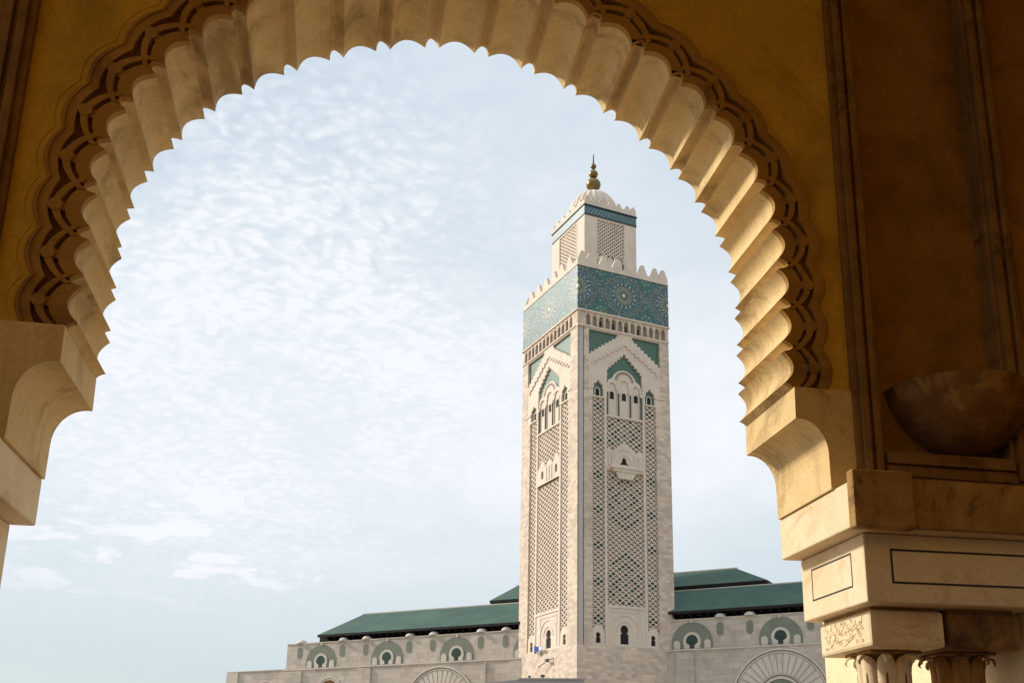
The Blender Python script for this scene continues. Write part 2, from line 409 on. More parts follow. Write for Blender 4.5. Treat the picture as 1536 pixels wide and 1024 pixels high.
# thin raised plaster lip that echoes the lobes
lip = MB()
for k in range(25):
    lip.ribbon(lobe(k, .40, .47, 10), lobe(k, .415, .487, 10), -.006-.0015*(k % 2), .01, front)
lip.build('plaster_lip', 'plaster', gal)

def side(s, full):
    """one springing of the arch; s=+1 right pier, -1 left pier"""
    mp = lambda u, d, z: (s*u, YF+d, z)
    def bx(mb, u0, u1, y0, y1, z0, z1): mb.box(min(s*u0, s*u1), max(s*u0, s*u1), y0, y1, z0, z1)
    # corbel with a quarter-round hollow
    c = MB()
    cor = [(XS, ZS), (XS-.005, 4.462)]+[(3.10-.265*math.cos(a), 4.20-.0+.262*math.sin(a)) for a in [PI/2*(1-i/10) for i in range(0, 11)]]
    cor = [(XS, ZS), (XS-.004, 4.462)]
    for i in range(0, 11):
        a = PI/2*i/10
        cor.append((XS+.03+.245*math.sin(a), 4.462-.0-.30*(1-math.cos(a))))
    cor += [(3.118, 3.868), (3.40, 3.868), (3.40, ZS)]
    c.prism(cor, -.022, YB-YF+.012, mp)
    c.build('corbel', 'arch', gal, bevel=.012)
    # impost course
    im = MB()
    bx(im, 3.14, 5.30, 7.64, YB+.03, 3.49, 3.868)
    im.build('impost_course', 'cream', gal, bevel=.014)
    for u0, u1 in ((3.128, 3.66), (4.78, 5.312)):
        ib = MB(); bx(ib, u0, u1, 7.52, 7.637, 3.475, 3.95); ib.build('impost_block', 'worn', gal, bevel=.018)
    iw = MB(); bx(iw, 3.664, 4.776, 7.575, 7.638, 3.50, 3.91)
    iw.build('impost_face', 'worn', gal, bevel=.01)
    # inlaid course
    il = MB(); bx(il, 3.312, 5.128, 7.77, 9.0, 2.925, 3.486)
    ilo = il.build('inlaid_course', 'cream', gal, bevel=.016)
    def rect_lines(mb, a0, a1, z0, z1, w, fn):
        for (b0, b1, c0, c1) in ((a0, a1, z0, z0+w), (a0, a1, z1-w, z1), (a0, a0+w, z0+w, z1-w), (a1-w, a1, z0+w, z1-w)):
            mb.prism([(b0, c0), (b1, c0), (b1, c1), (b0, c1)], 0, 1, fn)
    ln = MB()
    rect_lines(ln, 3.54, 4.83, 3.08, 3.365, .018, lambda u, d, z: (s*u, 7.768+d*.006, z))
    rect_lines(ln, 8.00, 8.78, 3.08, 3.365, .014, lambda u, d, z: (s*(3.310+d*.006), u, z))
    ln.build('inlay_line', 'inlay', ilo)
    # carved blocks over the columns
    for (u0, u1) in ((3.412, 4.075), (4.115, 4.78)):
        cb = MB()
        bx(cb, u0, u1, 7.94, 8.90, 2.60, 2.895)
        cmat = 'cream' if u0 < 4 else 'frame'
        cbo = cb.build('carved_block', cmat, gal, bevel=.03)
        bx2 = MB(); bx(bx2, u0+.03, u1-.03, 7.99, 8.86, 2.895, 2.925)
        bx2.build('bed_joint', 'worn', cbo)
        sc = MB()
        def scroll(fn, a0, a1, z0, z1):
            w, h = a1-a0, z1-z0; cxm = (a0+a1)/2
            for sg in (-1, 1):
                for (px, pz, r0, turns, dr, ph) in ((.13, .62, .10, 1.4, 1, .3), (.29, .66, .09, 1.3, -1, 2.0), (.40, .36, .10, 1.5, 1, 1.2), (.20, .30, .10, 1.4, -1, 3.4), (.42, .72, .07, 1.2, -1, .5), (.09, .22, .07, 1.2, 1, 2.6), (.31, .16, .06, 1.1, 1, 4.0), (.04, .82, .06, 1.2, -1, 1.0), (.21, .86, .06, 1.2, 1, 2.2), (.05, .48, .06, 1.3, 1, 0), (.34, .5, .05, 1.2, -1, 2.8), (.47, .52, .05, 1.2, 1, 1.4), (.46, .12, .05, 1.2, -1, .2), (.22, .52, .05, 1.2, -1, 4.4)):
                    pts = []
                    for i in range(16):
                        t = i/15; r = r0*h*1.7*(1-.85*t); a = ph+dr*2*PI*turns*t
                        pts.append(fn(cxm+sg*(px*w+r*math.cos(a)), z0+pz*h+r*math.sin(a)))
                    sc.tube(pts, .0036, 4)
                for (x0_, z0_, x1_, z1_, b) in ((0, .05, .2, .45, .1), (0, .95, .12, .5, -.08), (.46, .95, .22, .5, .1), (.46, .05, .3, .4, -.1), (.0, .3, .12, .18, .1), (.03, .5, .3, .9, .12)):
                    pts = []
                    for i in range(9):
                        t = i/8
                        pts.append(fn(cxm+sg*(x0_+(x1_-x0_)*t+b*math.sin(PI*t))*w, z0+(z0_+(z1_-z0_)*t)*h))
                    sc.tube(pts, .0036, 4)
        scroll(lambda q, z: (s*(u0-.001), q, z), 8.06, 8.80, 2.635, 2.88)
        sc.build('carved_scroll', cmat, cbo); sc = MB()
        scroll(lambda q, z: (s*q, 7.939, z), u0+.05, u1-.05, 2.635, 2.88)
        sc.build('carved_scroll', cmat, cbo)
    # paired columns with curling leaf capitals
    for uc in (3.757, 4.452):
        root = MB()
        c0 = (s*uc, 8.42, 0)
        root.lathe([(.19, .25), (.19, 1.75)], c0, 24)
        root.lathe([(.0, 0), (.27, 0), (.27, .12), (.23, .16), (.24, .2), (.19, .25)], c0, 24)
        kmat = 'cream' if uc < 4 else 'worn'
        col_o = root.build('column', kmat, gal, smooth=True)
        cp = MB()
        for k in range(8):                     # each leaf a rounded upright lobe curling out at its tip
            a = PI/8+k*PI/4; ca, sa = math.cos(a), math.sin(a)
            fn = lambda r, w, z: (c0[0]+r*ca-w*sa, c0[1]+r*sa+w*ca, z)
            path = [(.150, 1.86), (.155, 2.05), (.160, 2.25), (.165, 2.40), (.172, 2.47), (.185, 2.515), (.215, 2.548), (.255, 2.560), (.292, 2.545), (.308, 2.510), (.300, 2.490)]
            wid = [.066, .072, .078, .082, .080, .072, .056, .042, .030, .020, .010]
            rows = []
            for (r, z), w in zip(path, wid):
                row = []
                for j in range(9):
                    b = -PI/2+PI*j/8
                    row.append(fn(r+.058*math.cos(b)*(1 if r < .19 else .35), w*math.sin(b), z+(0.012*math.cos(b) if r > .23 else 0)))
                rows.append(row)
            V = [q for row in rows for q in row]
            F = [(i*9+j, i*9+j+1, (i+1)*9+j+1, (i+1)*9+j) for i in range(len(rows)-1) for j in range(8)]
            F += [(i*9, (i+1)*9, (i+1)*9+8, i*9+8) for i in range(len(rows)-1)]
            F += [tuple(range(9)), tuple(range((len(rows)-1)*9, len(rows)*9))]
            cp.add(V, F)
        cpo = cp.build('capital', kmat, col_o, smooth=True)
        gr = MB()
        for k in range(8):
            a = PI/8+k*PI/4; ca, sa = math.cos(a), math.sin(a)
            fn = lambda r, w, z: (c0[0]+r*ca-w*sa, c0[1]+r*sa+w*ca, z)
            V = [fn(r, w, z) for (r, w, z) in ((.215, -.010, 1.95), (.215, .010, 1.95), (.225, .008, 2.40), (.2255, 0, 2.44), (.225, -.008, 2.40))]
            V2 = [fn(r, w, z) for (r, w, z) in ((.18, -.010, 1.95), (.18, .010, 1.95), (.18, .008, 2.40), (.18, 0, 2.44), (.18, -.008, 2.40))]
            gr.add(V+V2, [(0, 1, 2, 3, 4)]+[(i, (i+1) % 5, 5+(i+1) % 5, 5+i) for i in range(5)])
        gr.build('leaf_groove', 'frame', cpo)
        ab = MB(); ab.box(c0[0]-.24, c0[0]+.24, 8.18, 8.66, 2.572, 2.598)
        ab.lathe([(.15, 2.30), (.17, 2.50), (.20, 2.572)], (c0[0], c0[1], 0), 16)
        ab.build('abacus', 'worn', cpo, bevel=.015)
    # framed niche panel on the pier, between two mouldings
    fr = MB()
    for (u0, u1, y) in ((3.36, 3.415, .055), (3.415, 3.475, .10), (3.475, 3.52, .045), (3.52, 3.585, .085), (3.585, 3.625, .03)):
        bx(fr, u0, u1, YF-y, YF+.3, 4.005 if u0 < 3.47 else 4.02+.02*(u0-3.4), TOPZ)
        v0, v1 = 8.46-u1, 8.46-u0
        bx(fr, v0, v1, YF-y, YF+.3, 4.005 if u0 < 3.47 else 4.02+.02*(u0-3.4), TOPZ)
    fr.build('frame_moulding', 'frame', gal, bevel=.008)
    sl_ = MB()
    for (z0, z1, y) in ((3.995, 4.06, .10), (4.06, 4.11, .05), (4.11, 4.20, .09), (4.20, 4.235, .03)):
        bx(sl_, 3.626, 4.834, YF-y, YF+.3, z0, z1)
    sl_.build('frame_sill', 'frame', gal, bevel=.008)
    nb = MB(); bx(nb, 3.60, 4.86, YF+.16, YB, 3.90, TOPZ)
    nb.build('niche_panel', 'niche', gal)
    pf = MB(); bx(pf, 3.38, 5.08, 7.70, YB-.01, 3.87, 3.94)
    bx(pf, 3.38, 5.08, 7.82, YB-.01, 3.941, 4.003)
    pf.build('pier_bed', 'frame', gal)
    # neighbouring bays walled solid, added to keep the gallery dark
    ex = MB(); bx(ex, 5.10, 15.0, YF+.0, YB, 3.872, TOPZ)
    ex.build('blocked_bay', 'niche', gal)
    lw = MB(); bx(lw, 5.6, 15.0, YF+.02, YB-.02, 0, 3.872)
    lw.build('blocked_bay', 'plaster', gal)
side(1, True); side(-1, False)
ce = MB(); ce.box(-15, 15, -1.0, YB, TOPZ+.002, TOPZ+.5); ce.build('ceiling', 'ceiling', gal)
rw = MB(); rw.box(-15, 15, -6.8, -6.2, 0, 13.5); rw.build('rear_bounce_wall', 'back', gal)  # unseen wall behind the camera, added to bounce warm light forward
dd_ = MB(); dd_.box(-14.9, 14.9, -6.198, -6.12, .05, 5.6); dd_.build('bounce_blocker', 'bounce_block', gal)  # unseen dark slab, added to cut light bounced onto the lower pier
gf = MB(); gf.box(-14.9, 14.9, -6.1, YB+.3, -.2, .05); tag(gf.build('gallery_floor', 'floor'), kind='structure')
cw = MB(); cw.box(5.75, 6.35, 2.0, YF-.002, 3.6, TOPZ); cw.build('light_block_wall', 'plaster', gal, bevel=.02)  # out of frame, added to block light from the right
# bowl sconce fixed in the niche
bw = MB()
RB, DB, TA = .68, .57, R(74)
pr = [(RB*math.sin(TA*i/16)/math.sin(TA), -DB*(math.cos(TA*i/16)-math.cos(TA))/(1-math.cos(TA))) for i in range(17)]
pr += [(RB+.008, .02), (RB-.012, .04), (RB-.035, .03), (RB-.05, 0.0), (.36, -.10), (0.0, -.14)]
bw.lathe(pr, (XC+4.45, YF+.159, 4.81), 40, PI, 2*PI)
bo_ = bw.build('stone_bowl', 'bowl', smooth=True)
tag(bo_, 'dark blotched half-round stone bowl fixed in the shadowed niche', 'wall bowl')

# sunlit wall standing further out, seen between the columns
w = MB(); w.box(XC+4.9, XC+5.6, 9.3, 11.98, 0, 4.6); w.box(XC+4.85, XC+5.65, 9.25, 12.03, 4.6, 4.85); w.box(XC+4.86, XC+5.58, 7.96, 9.3, 0, 2.92)
tag(w.build('stone_wall', 'core', bevel=.02), 'pale sunlit stone wall behind the leaf-topped columns', 'wall')

# ================================================================== MINARET
TH = 14.7018
CORNER = (50.066, 226.982)
WR, WL = 25.0, 30.833
K = WL/WR
mi = thing('minaret', 'tall square cream marble minaret with green tile band and gilded finial', 'minaret', (*CORNER, 0), R(TH))
fR = lambda u, d, z: (u, d, z)
fL = lambda u, d, z: (d, u*K, z)
D = .8
core = MB()
core.box(D, WR, D, WL, 0, 107.2)
core.build('shaft', 'tower', mi)
def face(f, right):
    e0 = 0.0 if right else D/K                  # the left face starts behind the right face's corner
    sm = lambda *a: MB()
    wall = MB(); carved = MB(); back = MB(); green = MB(); blue = MB()
    def B(mb, u0, u1, d0, d1, z0, z1): mb.prism([(u0, z0), (u1, z0), (u1, z1), (u0, z1)], d0, d1, f)
    # base and edge pilasters
    B(wall, e0, 25 if right else 25, 0, D, 0, 28.9)
    if right:
        B(wall, 0, .2, 0, D, 28.9, 103.2); B(blue, .38, 1.55, .12, D, 28.9, 103.2); B(wall, 1.75, 3.9, .02, D, 28.9, 86.0); B(wall, 1.75, 3.0, .02, D, 86.0, 103.2)
        pass
    else:
        B(wall, e0, 3.9, 0, D, 28.9, 86.0); B(wall, e0, 3.0, 0, D, 86.0, 103.2)
    B(wall, 21.0, 25, 0, D, 28.9, 86.0); B(wall, 22.4, 25, 0, D, 86.0, 103.2)
    B(carved, 7.1, 7.7, .12, D, 28.9, 86.0); B(carved, 17.4, 18.0, .12, D, 28.9, 86.0)
    B(carved, 3.9, 21.0, .02, D, 28.9, 29.25)
    B(carved, 3.0, 22.4, .03, D, 102.7, 103.2)
    # gable with serrated edges
    low = [(3.0, 86), (7.72, 86), (7.72, 90.3), (7.85, 92.2), (7.75, 93.3)]
    low += stairs((7.75, 93.3), (12.55, 97.9), 6)[1:]
    low += [(x, z) for x, z in reversed(stairs((17.35, 93.3), (12.55, 97.9), 6))][1:]
    low += [(17.25, 92.2), (17.38, 90.3), (17.38, 86), (22.4, 86), (22.4, 96.3)]
    low += stairs((22.4, 96.3), (14.7, 102.0), 8)[1:]+[(14.7, 102.7), (10.7, 102.7)]
    low += [(x, z) for x, z in reversed(stairs((3.0, 96.5), (10.7, 102.0), 8))]
    holes = []
    for uc in (5.5, 19.45):
        hw = 1.35
        holes.append([(uc-hw, 86.3), (uc+hw, 86.3), (uc+hw, 88.2), (uc+hw-.3, 88.5), (uc+hw-.1, 89.0), (uc+.75, 89.5), (uc+.45, 89.55), (uc+.25, 90.0), (uc, 90.3), (uc-.25, 90.0), (uc-.45, 89.55), (uc-.75, 89.5), (uc-hw+.1, 89.0), (uc-hw+.3, 88.5), (uc-hw, 88.2)])
    carved.prism(low, .05, D-.2, f, holes)
    # second serrated line inside the gable, and the hood of the side arches
    for dz, dd in ((-2.6, -.24),):
        A = stairs((3.6, 96.4+dz+.6), (12.6, 103.2+dz-.2), 8); Bz = [(u, z-.38) for u, z in A]
        carved.ribbon(A, Bz, dd+.02, .05, f)
        A = stairs((21.7, 96.4+dz+.6), (12.65, 103.2+dz-.2), 8); Bz = [(u, z-.38) for u, z in A]
        carved.ribbon(A, Bz, dd+.02, .05, f)
    B(carved, 2.3, 4.1, -.12, .05, 88.0, 88.5); B(carved, 20.8, 23.6, -.12, .05, 88.0, 88.5)
    green.prism([(3.0, 86.2), (22.4, 86.2), (22.4, 102.7), (3.0, 102.7)], D-.2, D-.05, f)
    # arcade of three lights under a lobed arch
    ap = [(7.75, 81.9), (7.75, 90.0)]+arc(9.35, 90.0, 1.35, PI*.95, PI*.62, 8)+arc(12.55, 90.55, 3.3, PI*.90, PI*.10, 18)+arc(15.75, 90.0, 1.35, PI*.38, PI*.05, 8)+[(17.35, 90.0), (17.35, 81.9)]
    nh = []
    for uc, hw, zt in ((9.3, 1.25, 89.3), (12.55, 1.35, 90.2), (15.8, 1.25, 89.3)):
        nh.append([(uc-hw, 82.3), (uc+hw, 82.3), (uc+hw, zt-.6), (uc+hw*.75, zt-.35)]+arc(uc, zt, hw*.82, 0, PI, 10)[0:]+[(uc-hw*.75, zt-.35), (uc-hw, zt-.6)])
    carved.prism(ap, .28, D-.19, f, nh)
    rg = arc(12.55, 90.9, 2.55, PI*.97, PI*.03, 22); rg2 = arc(12.55, 90.9, 2.0, PI*.97, PI*.03, 22)
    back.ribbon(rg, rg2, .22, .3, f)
    B(carved, 7.8, 17.3, .56, D-.19, 82.0, 90.2); carved.prism([(9.9, 90.2), (15.2, 90.2)]+arc(12.55, 90.55, 2.6, 0, PI, 12), .56, D-.19, f)
    wins = []
    for uc, zb in ((9.3, 86.3), (12.55, 86.3), (15.8, 86.3)): wins.append((uc, .56, zb, 1.9, .56))
    for uc in (5.45, 19.4): wins.append((uc, .56, 86.45, 1.9, .52))
    # colonnettes
    for uc in (7.95, 10.95, 14.15, 17.1):
        c = MB(); c.tube([f(uc, .22, 82.3), f(uc, .22, 87.7)], .22, 8)
        co = c.build('colonnette', 'grey_column', mi, smooth=True)
        c = MB(); c.prism([(uc-.22, 87.7), (uc+.22, 87.7), (uc+.5, 88.5), (uc-.5, 88.5)], -.05, .4, f); c.build('capital', 'tower_plain', co)
    # middle balcony storey
    if right:
        mpz = [(7.72, 68.9), (17.38, 68.9), (17.38, 73.9), (16.2, 74.4), (15.9, 73.6)]+stairs((15.6, 73.4), (12.4, 76.1), 4)[1:]+[(x, z) for x, z in reversed(stairs((9.2, 73.4), (12.4, 76.1), 4))][1:]+[(8.9, 73.6), (8.6, 74.4), (7.72, 73.9)]
        tre = [(11.2, 70.2), (13.5, 70.2), (13.5, 70.7), (13.0, 71.0), (12.95, 71.6), (12.7, 72.1), (12.35, 72.3), (12.0, 72.1), (11.75, 71.6), (11.7, 71.0), (11.2, 70.7)]
        carved.prism(mpz, .2, D-.15, f, [tre])
        wd = MB(); wd.prism([(10.9, 70.0), (13.8, 70.0), (13.8, 72.6), (10.9, 72.6)], D-.16, D-.1, f); wd.build('window', 'dark', mi)
        for A, Bz in ((arc(12.35, 71.2, 3.2, PI*.92, PI*.08, 14), arc(12.35, 71.2, 2.9, PI*.92, PI*.08, 14)), (arc(12.35, 71.0, 2.0, PI, 0, 12), arc(12.35, 71.0, 1.75, PI, 0, 12))):
            carved.ribbon(A, Bz, .05, .25, f)
        for u in (8.3, 9.3, 15.4, 16.4): B(carved, u-.22, u+.22, .0, .3, 70.2, 73.0)
        bal = MB()
        bal.prism([(8.3, 69.3), (16.8, 69.3), (16.8, 70.1), (8.3, 70.1)], -1.0, .3, f)
        bal.prism([(9.2, 68.6), (15.9, 68.6), (16.3, 69.3), (8.8, 69.3)], -.7, .3, f)
        bal.prism([(10.6, 67.0), (14.2, 67.0), (15.2, 68.6), (9.9, 68.6)], -.45, .3, f)
        bal.build('balcony', 'tower_plain', mi)
    else:
        B(carved, 7.72, 17.38, .3, D-.15, 68.7, 70.2)
        hl = []
        for uc in (9.1, 15.2):
            hl.append([(uc-.5, 70.0), (uc+.5, 70.0), (uc+.5, 71.6)]+arc(uc, 71.6, .5, 0, PI, 6)[1:])
        pz = [(7.72, 68.7), (17.38, 68.7), (17.38, 72.2)]+[(16.9, 73.0), (15.9, 74.2), (15.2, 74.8), (14.4, 74.0), (13.6, 72.6), (13.2, 73.4), (12.2, 74.0), (11.1, 73.4), (10.7, 72.6), (9.9, 74.0), (9.1, 74.8), (8.3, 74.2), (7.72, 73.0)]
        carved.prism(pz, .12, D-.15, f, hl)
        for uc in (9.1, 15.2):
            wd = MB(); B(wd, uc-.9, uc+.9, D-.16, D-.1, 69.5, 72.6); wd.build('window', 'dark', mi)
        for u in (11.0, 12.15, 13.3): B(carved, u-.2, u+.2, -.05, .2, 69.2, 72.6)
    # doorway storey
    key = [(10.95, 29.4), (13.1, 29.4), (13.1, 31.55), (12.75, 31.75)]+arc(12.03, 32.55, 1.05, -PI*.28, PI*1.28, 14)+[(11.3, 31.75), (10.95, 31.55)]
    carved.prism([(7.7, 29.25), (17.4, 29.25), (17.4, 37.9), (7.7, 37.9)], .3, D-.1, f, [key])
    wd = MB(); B(wd, 10.5, 13.6, D-.11, D-.06, 29.4, 34); wd.build('window', 'dark', mi)
    B(carved, 7.7, 17.4, .12, .32, 37.3, 37.9)
    for ro, ri in ((3.6, 3.3), (2.1, 1.85)):
        carved.ribbon(arc(12.03, 32.4, ro, PI*1.05, -PI*.05, 20), arc(12.03, 32.4, ri, PI*1.05, -PI*.05, 20), .16, .32, f)
    B(carved, 8.4, 8.7, .2, .32, 29.3, 36.6); B(carved, 15.4, 15.7, .2, .32, 29.3, 36.6); B(carved, 8.4, 15.7, .2, .32, 36.4, 36.7)
    for uc in (5.4, 19.4):
        kh = [(uc-.6, 29.4), (uc+.6, 29.4), (uc+.6, 30.5), (uc+.42, 30.65)]+arc(uc, 31.15, .58, -PI*.25, PI*1.25, 10)+[(uc-.42, 30.65), (uc-.6, 30.5)]
        pz = [(uc-1.6, 29.25), (uc+1.6, 29.25), (uc+1.6, 31.6)]+arc(uc, 31.6, 1.6, 0, PI, 12)[1:]
        carved.prism(pz, .25, D-.1, f, [kh])
        wd = MB(); B(wd, uc-.9, uc+.9, D-.11, D-.06, 29.4, 32); wd.build('window', 'dark', mi)
    for (uc, dd, zb, h, hw) in wins:
        wd = MB(); wd.prism([(uc-hw, zb), (uc+hw, zb), (uc+hw, zb+h-hw)]+arc(uc, zb+h-hw, hw, 0, PI, 8)[1:], dd-.012, dd+.02, f)
        wo_ = wd.build('window', 'dark', mi)
        fm = MB(); q1 = [(uc-hw-.0, zb)]+[(a, b) for a, b in arc(uc, zb+h-hw, hw, PI, 0, 8)]+[(uc+hw, zb)]
        q0 = [(uc-hw-.22, zb)]+[(a, b) for a, b in arc(uc, zb+h-hw, hw+.22, PI, 0, 8)]+[(uc+hw+.22, zb)]
        fm.ribbon(q0, q1, dd-.1, dd-.02, f); fm.build('window_frame', 'tower_plain', wo_)
    # lattice (sebka) panels: diagonal ribs over a ground with shade put into its colour, some cells filled with green tile
    PX, PZ = 1.6, 1.17
    def lattice(u0, u1, z0, z1, pat, cut=None):
        lt = MB(); tl = MB()
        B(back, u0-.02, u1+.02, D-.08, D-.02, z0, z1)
        uc = (u0+u1)/2; w = .105
        def bar(a, b):
            dx, dz = b[0]-a[0], b[1]-a[1]; l = math.hypot(dx, dz)
            if l < .3: return
            nx, nz = -dz/l*w, dx/l*w
            lt.prism([(a[0]+nx, a[1]+nz), (a[0]-nx, a[1]-nz), (b[0]-nx, b[1]-nz), (b[0]+nx, b[1]+nz)], d_, D-.07, f)
        sl_ = PZ/PX
        kmax = int((z1-z0)/PZ+(u1-u0)/PX)+4
        for sg in (1, -1):
            d_ = .36 if sg > 0 else .372
            for k in range(-kmax, kmax):
                # line z = zc + sg*slope*(u-uc) + k*PZ
                c = (z0+PZ*.5)+k*PZ
                a = max(u0, min(u1, u0)); za = c+sg*sl_*(u0-uc); zb = c+sg*sl_*(u1-uc)
                ua, ub = u0, u1
                if max(za, zb) < z0 or min(za, zb) > z1: continue
                def cl_(u_, z_):
                    if z_ < z0: return (uc+(z0-c)/(sg*sl_), z0)
                    if z_ > z1: return (uc+(z1-c)/(sg*sl_), z1)
                    return (u_, z_)
                bar(cl_(ua, za), cl_(ub, zb))
        # leaf tongues inside every cell, green cells by pattern
        nr = int((z1-z0)/(PZ/2)); nc = int((u1-u0)/PX*2)+2
        for r_ in range(nr):
            for c_ in range(-nc, nc+1):
                if (r_+c_) % 2: continue
                cu, cz = uc+c_*PX/2, z0+r_*PZ/2
                if cu < u0+.25 or cu > u1-.25 or cz < z0+.3 or cz > z1-.3: continue
                if cut and cut(cu, cz): continue
                cz2 = cz
                if pat(c_, r_, nr):
                    tl.prism([(cu-.62, cz2), (cu, cz2-.47), (cu+.62, cz2), (cu, cz2+.47)], D-.3, D-.06, f)
                else:
                    lt.prism([(cu-.16, cz2-.36), (cu+.16, cz2-.36), (cu+.10, cz2-.02), (cu-.10, cz2-.02)], .5, D-.07, f)
        lo = lt.build('lattice_panel', 'tower_plain', mi)
        if tl.f: tl.build('green_tile', 'dark_green', lo)
    if right:
        def pat_side(c, r, n):
            q = r % 14
            return (abs(c) == 1 and q == 3) or (c == 0 and q in (2, 4)) or (c == 0 and (r % 42) == 11)
        def pat_mid(c, r, n):
            q = (r+9) % 34; a = abs(c); t = abs(q-17)
            if t+a > 15 or q < 4 or q > 30: return False
            return (t+a) % 4 in (0, 1) and ((t*3+a*2) % 5 != 1 or a == 0) and a < 7
    else:
        pat_side = pat_mid = lambda c, r, n: False
    lattice(3.9, 7.1, 33.0, 86.0, pat_side); lattice(18.0, 21.0, 33.0, 86.0, pat_side)
    lattice(7.7, 17.4, 37.9, 68.0, pat_mid)
    lattice(7.7, 17.4, 73.0 if right else 72.5, 81.9, pat_mid if right else pat_side)
    B(carved, 7.7, 17.4, .1, D-.1, 81.7, 82.1)
    # frieze of little arches under the tile band
    fz = [(e0, 103.2), (25, 103.2), (25, 107.1), (e0, 107.1)]
    hl = []; nA = 13
    for i in range(nA):
        uc = 2.0+(25-2.6)*(i+.5)/nA; hw = .62
        hl.append([(uc-hw, 103.6), (uc+hw, 103.6), (uc+hw, 105.6), (uc+.42, 106.0), (uc+.30, 106.35), (uc, 106.75), (uc-.30, 106.35), (uc-.42, 106.0), (uc-hw, 105.6)])
    wall.prism(fz, 0, D, f, hl)
    B(back, e0+.05, 25, D-.28, D-.02, 103.3, 107.0)
    for i in range(nA-1):                     # interlace above the little arches
        ua = 2.0+(25-2.6)*(i+.5)/nA; ub = ua+(25-2.6)/nA
        A = [(ua, 106.3), ((ua+ub)/2, 106.85), (ub, 106.3)]
        carved.ribbon(A, [(u, z-.2) for u, z in A], -.1, .02, f)
    for i in ((2, 4, 6, 8) if right else (1, 3, 5, 7, 9)):
        uc = 2.0+(25-2.6)*(i+.5)/nA; s_ = MB()
        s_.prism([(uc-.3, 103.7), (uc+.3, 103.7), (uc+.3, 105.1)]+arc(uc, 105.1, .3, 0, PI, 6)[1:], D-.31, D-.27, f); s_.build('window', 'dark', mi)
    B(carved, e0 if right else e0, 25.1, -.22, 0.0, 103.05, 103.3)
    wall.build('face_wall', 'tower', mi); carved.build('carved_stonework', 'tower_plain', mi)
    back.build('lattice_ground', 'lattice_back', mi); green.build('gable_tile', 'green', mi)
    if right: blue.build('corner_strip', 'tower_blue', mi)
face(fR, True); face(fL, False)

# zellige band: colours worked out cell by cell, the pattern of the tiles
tm = bpy.data.materials.new('zellige_tile'); tm.use_nodes = True
t = tm.node_tree; b = t.nodes['Principled BSDF']; b.inputs['Roughness'].default_value = .52
b.inputs['Specular IOR Level'].default_value = .55
b.inputs['Coat Weight'].default_value = .75; b.inputs['Coat Roughness'].default_value = .45; b.inputs['Coat IOR'].default_value = 1.5
ca_ = t.nodes.new('ShaderNodeVertexColor'); ca_.layer_name = 'tile'; t.links.new(ca_.outputs[0], b.inputs['Base Color'])
PALE, WHITE, BLUE, TEAL, GREEN, OLIVE, TAN, MINT = (.25, .33, .30), (.50, .54, .50), (.014, .050, .095), (.008, .095, .090), (.010, .105, .060), (.09, .09, .03), (.20, .16, .07), (.15, .30, .22)
def zellige(u, z, spec=None):
    zc_ = 113.1
    best = None
    for uc in (.2, 12.65, 25.1):
        r = math.hypot(u-uc, z-zc_); best = min(best, (r, uc)) if best else (r, uc)
    r, uc = best; a = math.atan2(z-zc_, u-uc)
    h = (math.sin(u*12.9898+z*78.233)*43758.5453) % 1.0
    r *= 1.15
    if r < .5: return WHITE
    if r < 1.25: return OLIVE
    if r < 1.5: return TAN
    if r < 2.6: return PALE if math.cos(16*a) > .25 else OLIVE
    if r < 3.0: return OLIVE
    if r < 3.75: return PALE if math.cos(16*a+PI) > .35 else BLUE
    if r < 6.3:
        k = int((r-3.75)/.55); d = math.cos((24+4*k)*a+k*1.3)
        c = [BLUE, TEAL, BLUE, OLIVE][k % 4]
        return (MINT if h > .4 else PALE) if d > .72 and h > .25 else (TAN if d < -.9 and h > .5 else c)
    mu = 6.42 if u < 12.65 else 18.87
    r2 = math.hypot(u-mu, z-zc_); a2 = math.atan2(z-zc_, u-mu)
    if r2 < .9: return OLIVE if r2 < .4 else (PALE if math.cos(8*a2) > .4 else BLUE)
    r3 = math.hypot(u-mu, abs(z-zc_)-5.4)
    if r3 < 2.6:
        if 1.0 < r3 < 1.5: return MINT if math.cos(7*math.atan2(abs(z-zc_)-5.4, u-mu)) > -.2 else GREEN
        if r3 < .5: return TAN
        return GREEN if h > .2 else TEAL
    s1 = math.sin(2.9*u+1.2*math.sin(1.7*z))*math.sin(3.1*z+1.4*math.sin(1.3*u))
    if s1 > .72: return PALE if h > .5 else MINT
    if s1 < -.80: return TAN
    return TEAL if s1 > 0 else (GREEN if h > .45 else BLUE)
def tile_panel(name, mp, u1, z0, z1, step, fn, parent):
    nu, nz = int(u1/step), int((z1-z0)/step)
    V = []; F = []; cols = []
    for j in range(nz+1):
        for i in range(nu+1): V.append(mp(u1*i/nu, z0+(z1-z0)*j/nz))
    for j in range(nz):
        for i in range(nu):
            F.append((j*(nu+1)+i, j*(nu+1)+i+1, (j+1)*(nu+1)+i+1, (j+1)*(nu+1)+i))
            cols.append(fn(u1*(i+.5)/nu, z0+(z1-z0)*(j+.5)/nz))
    me = bpy.data.meshes.new(name); me.from_pydata(V, [], F)
    at = me.color_attributes.new('tile', 'FLOAT_COLOR', 'CORNER')
    k = 0
    rnd = random.Random(3)
    for p, c in zip(me.polygons, cols):
        fz = rnd.uniform(.6, 1.4)
        for _ in p.loop_indices: at.data[k].color = (*[q*(.85 if sum(c) > .7 else .75)*fz for q in c], 1); k += 1
    me.materials.append(tm); o = bpy.data.objects.new(name, me); COL.objects.link(o); o.parent = parent
    return o
bb = MB(); bb.box(-.10, WR+.10, -.10, WL+.10, 107.25, 118.6); bbo = bb.build('band_wall', 'tower', mi)
